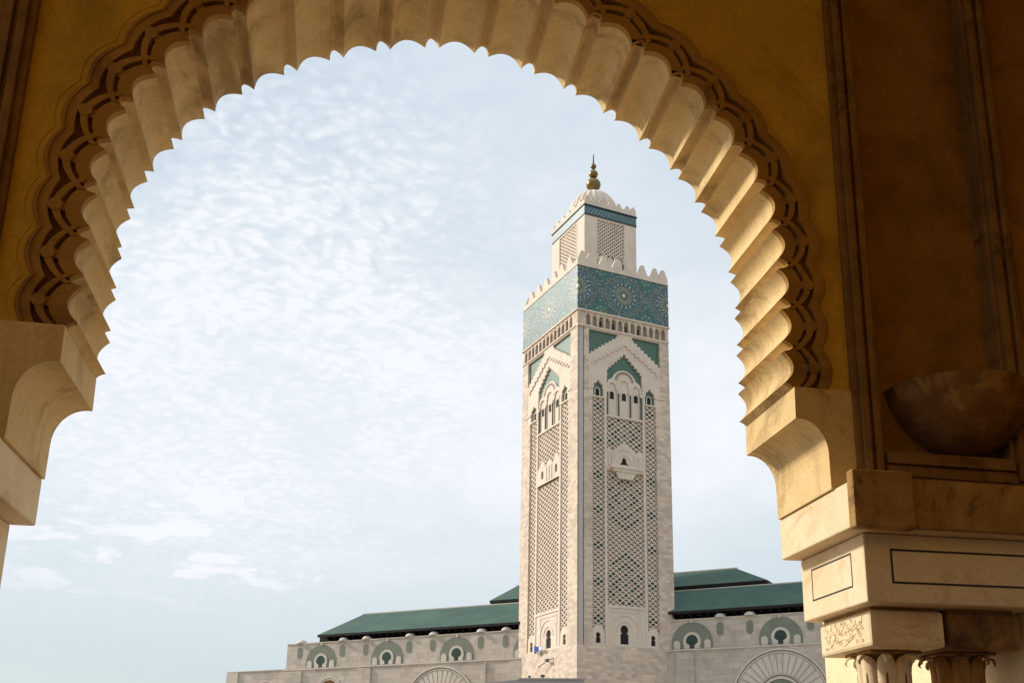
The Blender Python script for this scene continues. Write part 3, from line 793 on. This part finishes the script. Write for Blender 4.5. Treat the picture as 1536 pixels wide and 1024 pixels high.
tile_panel('tile_band', lambda u, z: (u-.12, -.125, z), WR+.24, 107.4, 118.55, .19, lambda u, z: zellige(u, z), bbo)
tile_panel('tile_band', lambda u, z: (-.125, u*K-.12*K, z), WR+.24, 107.4, 118.55, .19, lambda u, z: zellige(u, z), bbo)
cr = MB(); cr.box(-.35, WR+.35, -.35, WL+.35, 106.95, 107.3); cr.box(-.2, WR+.2, -.2, WL+.2, 118.55, 118.75); cr.build('cornice', 'tower_plain', mi)
dk = MB(); dk.box(-.16, WR+.16, -.16, WL+.16, 118.4, 118.56); dk.build('cornice_line', 'iron', mi)
# parapet and merlons
def merlon_poly(uc, z0, w0, w1, h, st=4):
    L_ = []; 
    for i in range(st+1):
        hw = w0+(w1-w0)*i/st
        zz = z0+h*i/st
        L_.append((hw, zz))
        if i < st: L_.append((hw, zz+h/st*.55))
    return [(uc-a, b_) for a, b_ in reversed(L_)][::-1][::-1] and ([(uc+a, b_) for a, b_ in L_]+[(uc-a, b_) for a, b_ in reversed(L_)])
def parapet(W1, W2, off, z0, zp, n1, n2, w0, w1, h, th, mp0, parent):
    """low wall round a W1 x W2 roof, merlons on all four sides"""
    x0, y0 = off
    pw = MB()
    pw.box(x0, x0+W1, y0, y0+th, z0, zp); pw.box(x0, x0+W1, y0+W2-th, y0+W2, z0, zp)
    pw.box(x0, x0+th, y0+th, y0+W2-th, z0, zp); pw.box(x0+W1-th, x0+W1, y0+th, y0+W2-th, z0, zp)
    pw.build('parapet', 'tower_plain', parent)
    for i in range(n1):
        uc = W1*(i+.0)/(n1-1)
        pl_ = merlon_poly(min(max(uc, w0), W1-w0), zp, w0, w1, h)
        for yy in (y0, y0+W2-th):
            mb = MB(); mb.prism(pl_, 0, th, lambda u, d, z: (x0+u, yy+d, z)); mb.build('merlon', 'tower_plain', parent)
    for i in range(1, n2-1):
        uc = W2*i/(n2-1)
        pl_ = merlon_poly(uc, zp, w0*W2/W1, w1*W2/W1, h)
        for xx in (x0, x0+W1-th):
            mb = MB(); mb.prism(pl_, 0, th, lambda u, d, z: (xx+d, y0+u, z)); mb.build('merlon', 'tower_plain', parent)
parapet(WR+.2, WL+.2, (-.1, -.1), 118.75, 119.9, 8, 8, 1.3, .26, 2.6, .7, None, mi)
rf = MB(); rf.box(.8, WR-.8, .8, WL-.8, 118.6, 119.2); rf.build('roof_deck', 'tower_plain', mi)
# lantern turret
LS = .595
lx, ly = WR*(1-LS)/2, WL*(1-LS)/2
LWR, LWL = WR*LS, WL*LS
lan = MB(); lan.box(lx+.5, lx+LWR, ly+.5, ly+LWL, 119.2, 136.6)
lano = lan.build('lantern', 'tower_plain', mi)
def lface(f, right):
    s_ = MB(); bk_ = MB(); lt = MB(); gt = MB()
    e0 = 0.0 if right else .5/K
    def B(mb, u0, u1, d0, d1, z0, z1): mb.prism([(u0, z0), (u1, z0), (u1, z1), (u0, z1)], d0, d1, f)
    B(s_, e0, 3.6, 0, .5, 119.2, 136.6); B(s_, 11.3, LWR, 0, .5, 119.2, 136.6)
    B(s_, 3.6, 11.3, 0, .5, 135.9, 136.6); B(s_, 3.6, 11.3, 0, .5, 119.2, 122.0)
    B(s_, 3.3, 3.6, -.08, .0, 122, 136.2); B(s_, 11.3, 11.6, -.08, 0, 122, 136.2)
    B(bk_, 3.6, 11.3, .44, .52, 122.0, 135.9)
    pz = .98; px = 1.15
    for sg in (1, -1):
        d_ = .15 if sg > 0 else .162
        for k in range(-14, 30):
            c = 124.5+k*pz; a, b_ = 3.6, 11.3
            P = []
            for u in (a, b_):
                z = c+sg*(pz/px)*(u-7.45)
                P.append((u, z))
            def cl2(q):
                u, z = q; zz = min(max(z, 126.3), 135.9)
                return (7.45+(zz-c)/(sg*pz/px), zz)
            if max(P[0][1], P[1][1]) < 126.3 or min(P[0][1], P[1][1]) > 135.9: continue
            q0, q1 = cl2(P[0]), cl2(P[1])
            l = math.hypot(q1[0]-q0[0], q1[1]-q0[1])
            if l < .2: continue
            w = .13; nx, nz = -(q1[1]-q0[1])/l*w, (q1[0]-q0[0])/l*w
            lt.prism([(q0[0]+nx, q0[1]+nz), (q0[0]-nx, q0[1]-nz), (q1[0]-nx, q1[1]-nz), (q1[0]+nx, q1[1]+nz)], d_, .45, f)
    # stone arches filling the lower part with green tile showing between them
    B(gt, 3.6, 11.3, .40, .445, 122.0, 127.4)
    ar = [(3.6, 122.0), (11.3, 122.0), (11.3, 126.3)]
    out = []
    for uc in (10.0, 7.45, 4.9):
        ph = [(uc+1.2, 122.4), (uc+1.2, 125.0), (uc+1.35, 125.8), (uc+.9, 126.7), (uc, 127.3), (uc-.9, 126.7), (uc-1.35, 125.8), (uc-1.2, 125.0), (uc-1.2, 122.4)]
        A = [(uc+1.28*math.cos(x), 125.6+1.75*math.sin(x)) for x in [PI*1.1-PI*1.2*i/12 for i in range(13)]]
        B_ = [(uc+1.0*math.cos(x), 125.6+1.4*math.sin(x)) for x in [PI*1.1-PI*1.2*i/12 for i in range(13)]]
        lt.ribbon(A, B_, .05, .45, f)
        lt.prism([(uc-.95, 122.0), (uc+.95, 122.0), (uc+.85, 125.6)]+arc(uc, 125.6, .8, 0, PI, 8)+[(uc-.85, 125.6)], .3, .45, f)
    s_.build('lantern_wall', 'tower_plain', lano); bk_.build('lattice_ground', 'lattice_back', lano)
    lt.build('lattice_panel', 'tower_plain', lano); gt.build('gable_tile', 'dark_green', lano)
lface(lambda u, d, z: (lx+u, ly+d, z), True)
lface(lambda u, d, z: (lx+d, ly+u*K, z), False)
lb = MB(); lb.box(lx-.05, lx+LWR+.05, ly-.05, ly+LWL+.05, 136.65, 139.1); lbo = lb.build('band_wall', 'tower_plain', lano)
def zig(u, z):
    q = abs(((u/1.9) % 1)-.5)*2; v = (z-136.65)/2.45
    if v < .1 or v > .9: return (.008, .03, .035)
    e = abs(v-.12-.76*q); e2 = abs(v-.88+.76*q)
    if min(e, e2) < .09: return (.13, .24, .24)
    return (.012, .075, .10) if abs(v-.5) < .25 else (.01, .05, .06)
tile_panel('tile_band', lambda u, z: (lx-.07+u, ly-.075, z), LWR+.14, 136.68, 139.08, .14, zig, lbo)
tile_panel('tile_band', lambda u, z: (lx-.075, ly-.07*K+u*K, z), LWR+.14, 136.68, 139.08, .14, zig, lbo)
cr = MB(); cr.box(lx-.28, lx+LWR+.28, ly-.28, ly+LWL+.28, 139.1, 139.35); cr.box(lx-.15, lx+LWR+.15, ly-.15, ly+LWL+.15, 136.45, 136.66); cr.build('cornice', 'iron', lano)
parapet(LWR+.1, LWL+.1, (lx-.05, ly-.05), 139.35, 140.7, 7, 7, .80, .2, 1.2, .5, None, lano)
# ribbed dome and finial
cxm, cym = WR/2, WL/2
dm = MB()
dp = []
for i in range(17):
    a = PI/2*i/16
    dp.append((6.3*math.cos(a)+.0, 6.9*math.sin(a)))
dm.lathe([(6.0, -3.2)]+dp, (cxm, cym, 142.3), 192, lobes=22, amp=.08)
dmo = dm.build('dome', 'tower_plain', mi, smooth=True)
fi = MB(); fi.tube([(cxm, cym, 148.5), (cxm, cym, 157.6), (cxm, cym, 160.6)], [.28, .24, .12], 8); fio = fi.build('finial', 'iron', mi, smooth=True)
for zc_, r_ in ((151.5, 1.92), (154.65, 1.22), (157.0, .78)):
    s_ = MB(); s_.lathe([(max(r_*math.sin(PI*i/16), .001), -r_*math.cos(PI*i/16)) for i in range(17)], (cxm, cym, zc_), 28)
    s_.build('ball', 'gold', fio, smooth=True)
# flag hung at the doorway storey and a bracket arm below it
def Lp(u, d, z):                                # world point on the left face
    v = Vector((d, u, z)); c, s_ = math.cos(R(TH)), math.sin(R(TH))
    return (CORNER[0]+v.x*c-v.y*s_, CORNER[1]+v.x*s_+v.y*c, z)
flag = thing('flag', 'blue and white flag sticking out from the foot of the minaret', 'flag', Lp(15.5, 0, 0))
L0 = Vector(Lp(15.5, 0, 0))
def flp(u, d, z): return tuple(Vector(Lp(u, d, z))-L0)
def cloth(u0, u1, z0, z1, nm, mt, tip=0.0):
    fm = MB(); n_ = 10; top = []; bot = []
    for i in range(n_+1):
        t_ = i/n_; u = u0+(u1-u0)*t_; d = -1.0+.25*math.sin(5*t_*PI/2)
        zm = (z0+z1)/2; hh = (z1-z0)/2*(1-tip*t_)*(1+.12*math.sin(7*t_))
        top.append(flp(u, d, zm+hh)); bot.append(flp(u, d, zm-hh))
    th = [tuple(Vector(p)+Vector((.05, .03, 0))) for p in top]; bh = [tuple(Vector(p)+Vector((.05, .03, 0))) for p in bot]
    fm.strip(top, bot); fm.strip(th, bh); fm.strip(top, th); fm.strip(bot, bh)
    fm.build(nm, mt, flag)
cloth(19.6, 17.2, 28.6, 30.3, 'blue_field', 'blue', .35); cloth(17.2, 14.6, 28.95, 29.95, 'white_field', 'white', .6)
pm = MB(); pm.tube([flp(19.7, .1, 28.2), flp(19.7, -1.0, 30.6)], .06, 6); pm.build('pole', 'iron', flag)
br_ = MB()
br_.tube([(-.1, 11.2, 26.9), (-1.0, 13.2, 26.2), (-1.3, 16.6, 25.2)], .10, 5); br_.tube([(-.1, 13.4, 26.3), (-1.0, 13.2, 26.2)], .12, 5)
br_.box(-1.25, -.75, 12.0, 13.4, 26.35, 26.75)
br_.build('bracket_arm', 'lampgrey', mi)

# grey parapet in front of the minaret, with two small floodlights on it
def ray(px, py, dist):
    """point at a horizontal distance along the sight line of a photograph pixel - used to place far things"""
    dx, dy = px-768, py-512
    r = (dx-121.47)/1609.58; u = -(dy-179.66)/1609.58
    c, s_ = math.cos(R(PITCH)), math.sin(R(PITCH))
    v = Vector((r, c-u*s_, s_+u*c)); a = R(-YAW)
    v = Vector((v.x*math.cos(a)-v.y*math.sin(a), v.x*math.sin(a)+v.y*math.cos(a), v.z))
    k = dist/math.hypot(v.x, v.y)
    return Vector((v.x*k, v.y*k, EYE+v.z*k))
pa, pb = ray(731, 1023, 150), ray(876, 1018, 150)
zt = ray(800, 1018.5, 150).z
gw = MB()
ax = (pb-pa); ax.z = 0; ax.normalize(); nn = Vector((-ax.y, ax.x, 0))
L_ = (Vector((pb.x, pb.y, 0))-Vector((pa.x, pa.y, 0))).length
gmp = lambda u, d, z: (pa.x+ax.x*u+nn.x*d, pa.y+ax.y*u+nn.y*d, z)
gw.prism([(0, 0), (L_, 0), (L_, zt), (4.2, zt), (0, zt-.45)], 0, 6, gmp)
gw.prism([(4.2, zt+.003), (L_+.1, zt+.003), (L_+.1, zt+.2), (4.2, zt+.2)], -.15, 1.0, gmp)
tag(gw.build('low_wall', 'greywall'), 'low grey parapet wall at the foot of the minaret', 'wall')
def floodlight(px, label, s):
    p = ray(px, 1018, 150); r0 = thing('floodlight', label, 'floodlight', (p.x, p.y+.3, zt+.2), 0, 'floodlights on the grey parapet')
    m_ = MB(); m_.box(-.06*s, .06*s, -.06*s, .06*s, 0, .16*s); m_.box(-.22*s, .22*s, -.05*s, .05*s, .12*s, .18*s); m_.build('bracket', 'lampgrey', r0)
    m_ = MB(); m_.add([(-.3*s, -.2*s, .18*s), (.3*s, -.2*s, .18*s), (.3*s, .2*s, .22*s), (-.3*s, .2*s, .22*s), (-.24*s, -.12*s, .46*s), (.24*s, -.12*s, .46*s), (.24*s, .22*s, .56*s), (-.24*s, .22*s, .56*s)], [(0, 3, 2, 1), (4, 5, 6, 7), (0, 1, 5, 4), (1, 2, 6, 5), (2, 3, 7, 6), (3, 0, 4, 7)])
    m_.build('lamp_housing', 'lampgrey', r0)
floodlight(794, 'smaller dark floodlight on the grey parapet below the flag', .7)
floodlight(814, 'larger dark floodlight on the grey parapet below the bracket arm', 1.0)

# ================================================================== MOSQUE HALL
TM = -37.5
P0 = Vector((CORNER[0]-math.sin(R(TH))*WL, CORNER[1]+math.cos(R(TH))*WL))
mo = thing('mosque', 'long pale marble prayer hall with tiered green tiled roofs behind the minaret', 'mosque', (P0.x, P0.y, 0), R(TM))
fm_ = lambda u, d, z: (u, d, z)                  # u along the facade, d back into the building
S0, S1 = -69.5, 112.0
FOOT = -(P0.x*math.cos(R(TM))+P0.y*math.sin(R(TM)))   # facade coordinate opposite the camera
DIST = -P0.x*math.sin(R(TM))+P0.y*math.cos(R(TM))
def far(u, z, back_):
    k = (DIST+back_)/DIST
    return FOOT+(u-FOOT)*k, EYE+(z-EYE)*k
up = MB(); up.box(S0, S1, 0.0, 3.0, 0, 35.4); upo = up.build('upper_wall', 'mosque', mo)
inw = MB(); inw.box(S0+8, S1-3, 3.0, 60, 0, 37.6); inw.build('hall_wall', 'shaded_wood', mo)  # set-back wall, near-black colour stands for the shadow under the eave
st = MB(); st.box(S0-.1, S1+.1, -.15, 1.0, 35.2, 35.45); st.build('coping', 'mosque_plain', mo)
def roof(u0, u1, uR0, uR1, ze, zr, d0, d1, thick, over, name):
    rm = MB()
    dmid = (d0+d1)/2
    V = [(u0, d0, ze), (u1, d0, ze), (u1, d1, ze), (u0, d1, ze), (uR0, dmid-1.5, zr), (uR1, dmid-1.5, zr), (uR1, dmid+1.5, zr), (uR0, dmid+1.5, zr)]
    rm.add(V, [(0, 1, 5, 4), (1, 2, 6, 5), (2, 3, 7, 6), (3, 0, 4, 7), (4, 5, 6, 7), (3, 2, 1, 0)])
    o = rm.build(name, 'roof', mo)
    e = MB(); e.box(u0+.02, u1-.02, d0+.02, d1-.02, ze-thick, ze-.01); e.build('eave', 'shaded_wood', o)
    rg = MB(); rg.box(uR0-.2, uR1+.2, dmid-1.6, dmid-1.0, zr-.1, zr+.22); rg.build('ridge_cap', 'mosque_plain', o)
    return o
r_back = 12.0
a0, z_r = far(-45.2, 41.8, r_back)
ro_main = roof(-59.5, 118, a0, 104, 37.25, z_r, -.6, 2*r_back+1.5-.6+1.5, .55, 1, 'lower_roof')
b_back = 15.0
u0_, ze_ = far(-8.2, 43.0, b_back); u1_, _ = far(61.8, 43.0, b_back); 
uR0_, zr_ = far(-.6, 46.1, b_back+11); uR1_, _ = far(54.8, 46.1, b_back+11)
roof(u0_, u1_, uR0_, uR1_, ze_, zr_, b_back, b_back+25, .7, 1, 'upper_roof')
uw = MB(); uw.box(u0_+2.5, u1_-2.5, b_back+2.5, b_back+22, 30, ze_-.69); uw.build('upper_storey', 'shaded_wood', mo)
# brackets under the eaves
bkt = MB()
u = -57
while u < 108:
    bkt = MB(); bkt.box(u, u+.35, .3, 2.9, 36.05, 36.65); bkt.build('eave_bracket', 'shaded_wood', ro_main); u += 2.05
def horseshoe(uc, zb, r, ni, no_):
    return
for uc in (-58.2, -37.6, -17.1, 3.5, 23.8, 44.0, 64.2, 84.6):
    # sage tile ring, keyhole window and two little blind arches
    a = MB()
    ringp = [(uc-4.6, 28.7), (uc-5.2, 30.0)]+arc(uc, 30.0, 5.15, PI, 0, 22)[1:-1]+[(uc+5.2, 30.0), (uc+4.6, 28.7)]
    ringp = [(uc-4.7, 28.75)]+arc(uc, 29.9, 4.85, PI*1.06, -PI*.06, 24)+[(uc+4.7, 28.75)]
    a.prism(ringp, -.10, 0.02, fm_)
    ao = a.build('sage_arch', 'sage', upo)
    s_ = MB(); s_.prism([(uc-1.9, 28.8)]+arc(uc, 30.4, 2.1, PI*1.15, -PI*.15, 16)+[(uc+1.9, 28.8)], -.24, -.1, fm_)
    for sg in (-1, 1):
        q_ = MB(); q_.prism([(uc+sg*3.6-.75, 28.8), (uc+sg*3.6+.75, 28.8), (uc+sg*3.6+.75, 30.0)]+arc(uc+sg*3.6, 30.0, .75, 0, PI, 8)[1:], -.22, -.1, fm_); q_.build('blind_arch', 'mosque_plain', ao)
    q_ = MB(); q_.prism([(uc-.25, 34.55), (uc+.25, 34.55), (uc+.3, 35.15), (uc-.3, 35.15)], -.25, 0, fm_); q_.build('keystone', 'mosque_plain', ao)
    s_.build('blind_arch', 'mosque_plain', ao)
    w_ = MB(); w_.prism([(uc-.55, 28.85), (uc+.55, 28.85), (uc+.6, 29.6), (uc+1.3, 30.1)]+arc(uc, 30.5, 1.4, -PI*.1, PI*1.1, 12)+[(uc-1.3, 30.1), (uc-.6, 29.6)], -.255, -.235, fm_)
    w_.build('window', 'dark_green', ao)
for uc in (-65.2, -51.6, -44.3, -31.1, -24.1, -10.4, -3.5, 10, 17, 30.4, 37.3, 50.6, 57.4, 70.8, 77.8):
    o_ = MB(); o_.prism(arc(uc, 33.6, .8, 0, PI, 8)+arc(uc, 32.2, .8, PI, 2*PI, 8), -.07, .02, fm_); oo = o_.build('oval_panel', 'sage', upo)
    d_ = MB(); d_.lathe([(1.35*math.cos(PI/2*i/8), 1.05*math.sin(PI/2*i/8)) for i in range(9)], (uc, .5, 35.4), 20)
    d_.build('domelet', 'mosque_plain', mo, smooth=True)
# lower storey: a plate standing proud, with pilasters and big radiating blind arches
lo = MB()
lo.box(S0, S1, -1.0, -.02, 0, 28.3)
loo = lo.build('lower_wall', 'mosque', mo)
lc = MB(); lc.box(S0-.15, S1, -1.25, .2, 28.3, 28.62); lc.build('ledge', 'mosque_plain', mo)
pil = MB()
for (u0, u1) in ((-69.0, -63.2), (-45.3, -41.5), (-8.6, -8.0), (-1.6, 2), (40.5, 44.8), (84, 88)):
    pil = MB(); pil.box(u0, u1, -1.45, -1.0, 0, 28.0); pil.build('pilaster', 'mosque', mo)
def big_arch(uc, zc0, ro, ri, nray):
    a = MB()
    for (r1, r2, dd) in ((ro+.9, ro+.45, -1.35), (ro+.2, ro-.1, -1.2), (ri+.5, ri, -1.3), (ri+1.1, ri+.9, -1.2)):
        a.ribbon(arc(uc, zc0, r1, PI, 0, 40), arc(uc, zc0, r2, PI, 0, 40), dd, -1.0, fm_)
    o = a.build('blind_arch', 'mosque_plain', loo)
    v = MB()
    for k in range(nray):
        t0, t1 = PI*(k+.12)/nray, PI*(k+.88)/nray
        v.ribbon(arc(uc, zc0, ro-.25, t0, t1, 3), arc(uc, zc0, ri+1.2, t0, t1, 3), -1.13, -1.0, fm_)
    v.build('voussoirs', 'mosque_plain', o)
    for k in range(nray*2):
        pass
    dkm = MB(); dkm.ribbon(arc(uc, zc0, ro+.45, PI, 0, 40), arc(uc, zc0, ro+.2, PI, 0, 40), -1.06, -1.0, fm_)
    dkm.ribbon(arc(uc, zc0, ri+.9, PI, 0, 30), arc(uc, zc0, ri+.5, PI, 0, 30), -1.05, -1.0, fm_)
    dkm.build('arch_groove', 'lattice_back', o)
    fl_ = MB(); fl_.prism(arc(uc, zc0, ri, 0, PI, 24), -1.06, -1.0, fm_); fl_.build('tympanum', 'sage', o)
big_arch(-21.0, 17.2, 9.6, 4.2, 19)
big_arch(64.0, 17.0, 10.0, 4.4, 19)
def small_arch(uc, zc0, r, parent, d):
    a = MB()
    for r1, r2, dd in ((r+.9, r+.5, d-.25), (r+.35, r, d-.18)): a.ribbon(arc(uc, zc0, r1, PI, 0, 24), arc(uc, zc0, r2, PI, 0, 24), dd, d, fm_)
    o = a.build('blind_arch', 'mosque_plain', parent)
    f_ = MB(); f_.prism(arc(uc, zc0, r, 0, PI, 18)+[(uc-r, zc0-8), (uc+r, zc0-8)], d-.03, d+.02, fm_); f_.build('opening', 'frame', o)
small_arch(-54.3, 22.0, 3.4, loo, -1.0)
wg = MB(); wg.box(-88.8, S0-.02, -.4, 8, 0, 28.6); wgo = wg.build('side_wing', 'mosque', mo)
wp = MB(); wp.box(-88.9, -85.0, -.8, -.4, 0, 28.5); wp.box(-89, S0-.2, -.6, .4, 28.61, 28.85); wp.build('pilaster', 'mosque_plain', wgo)
small_arch(-75.5, 21.8, 3.4, wgo, -.4)
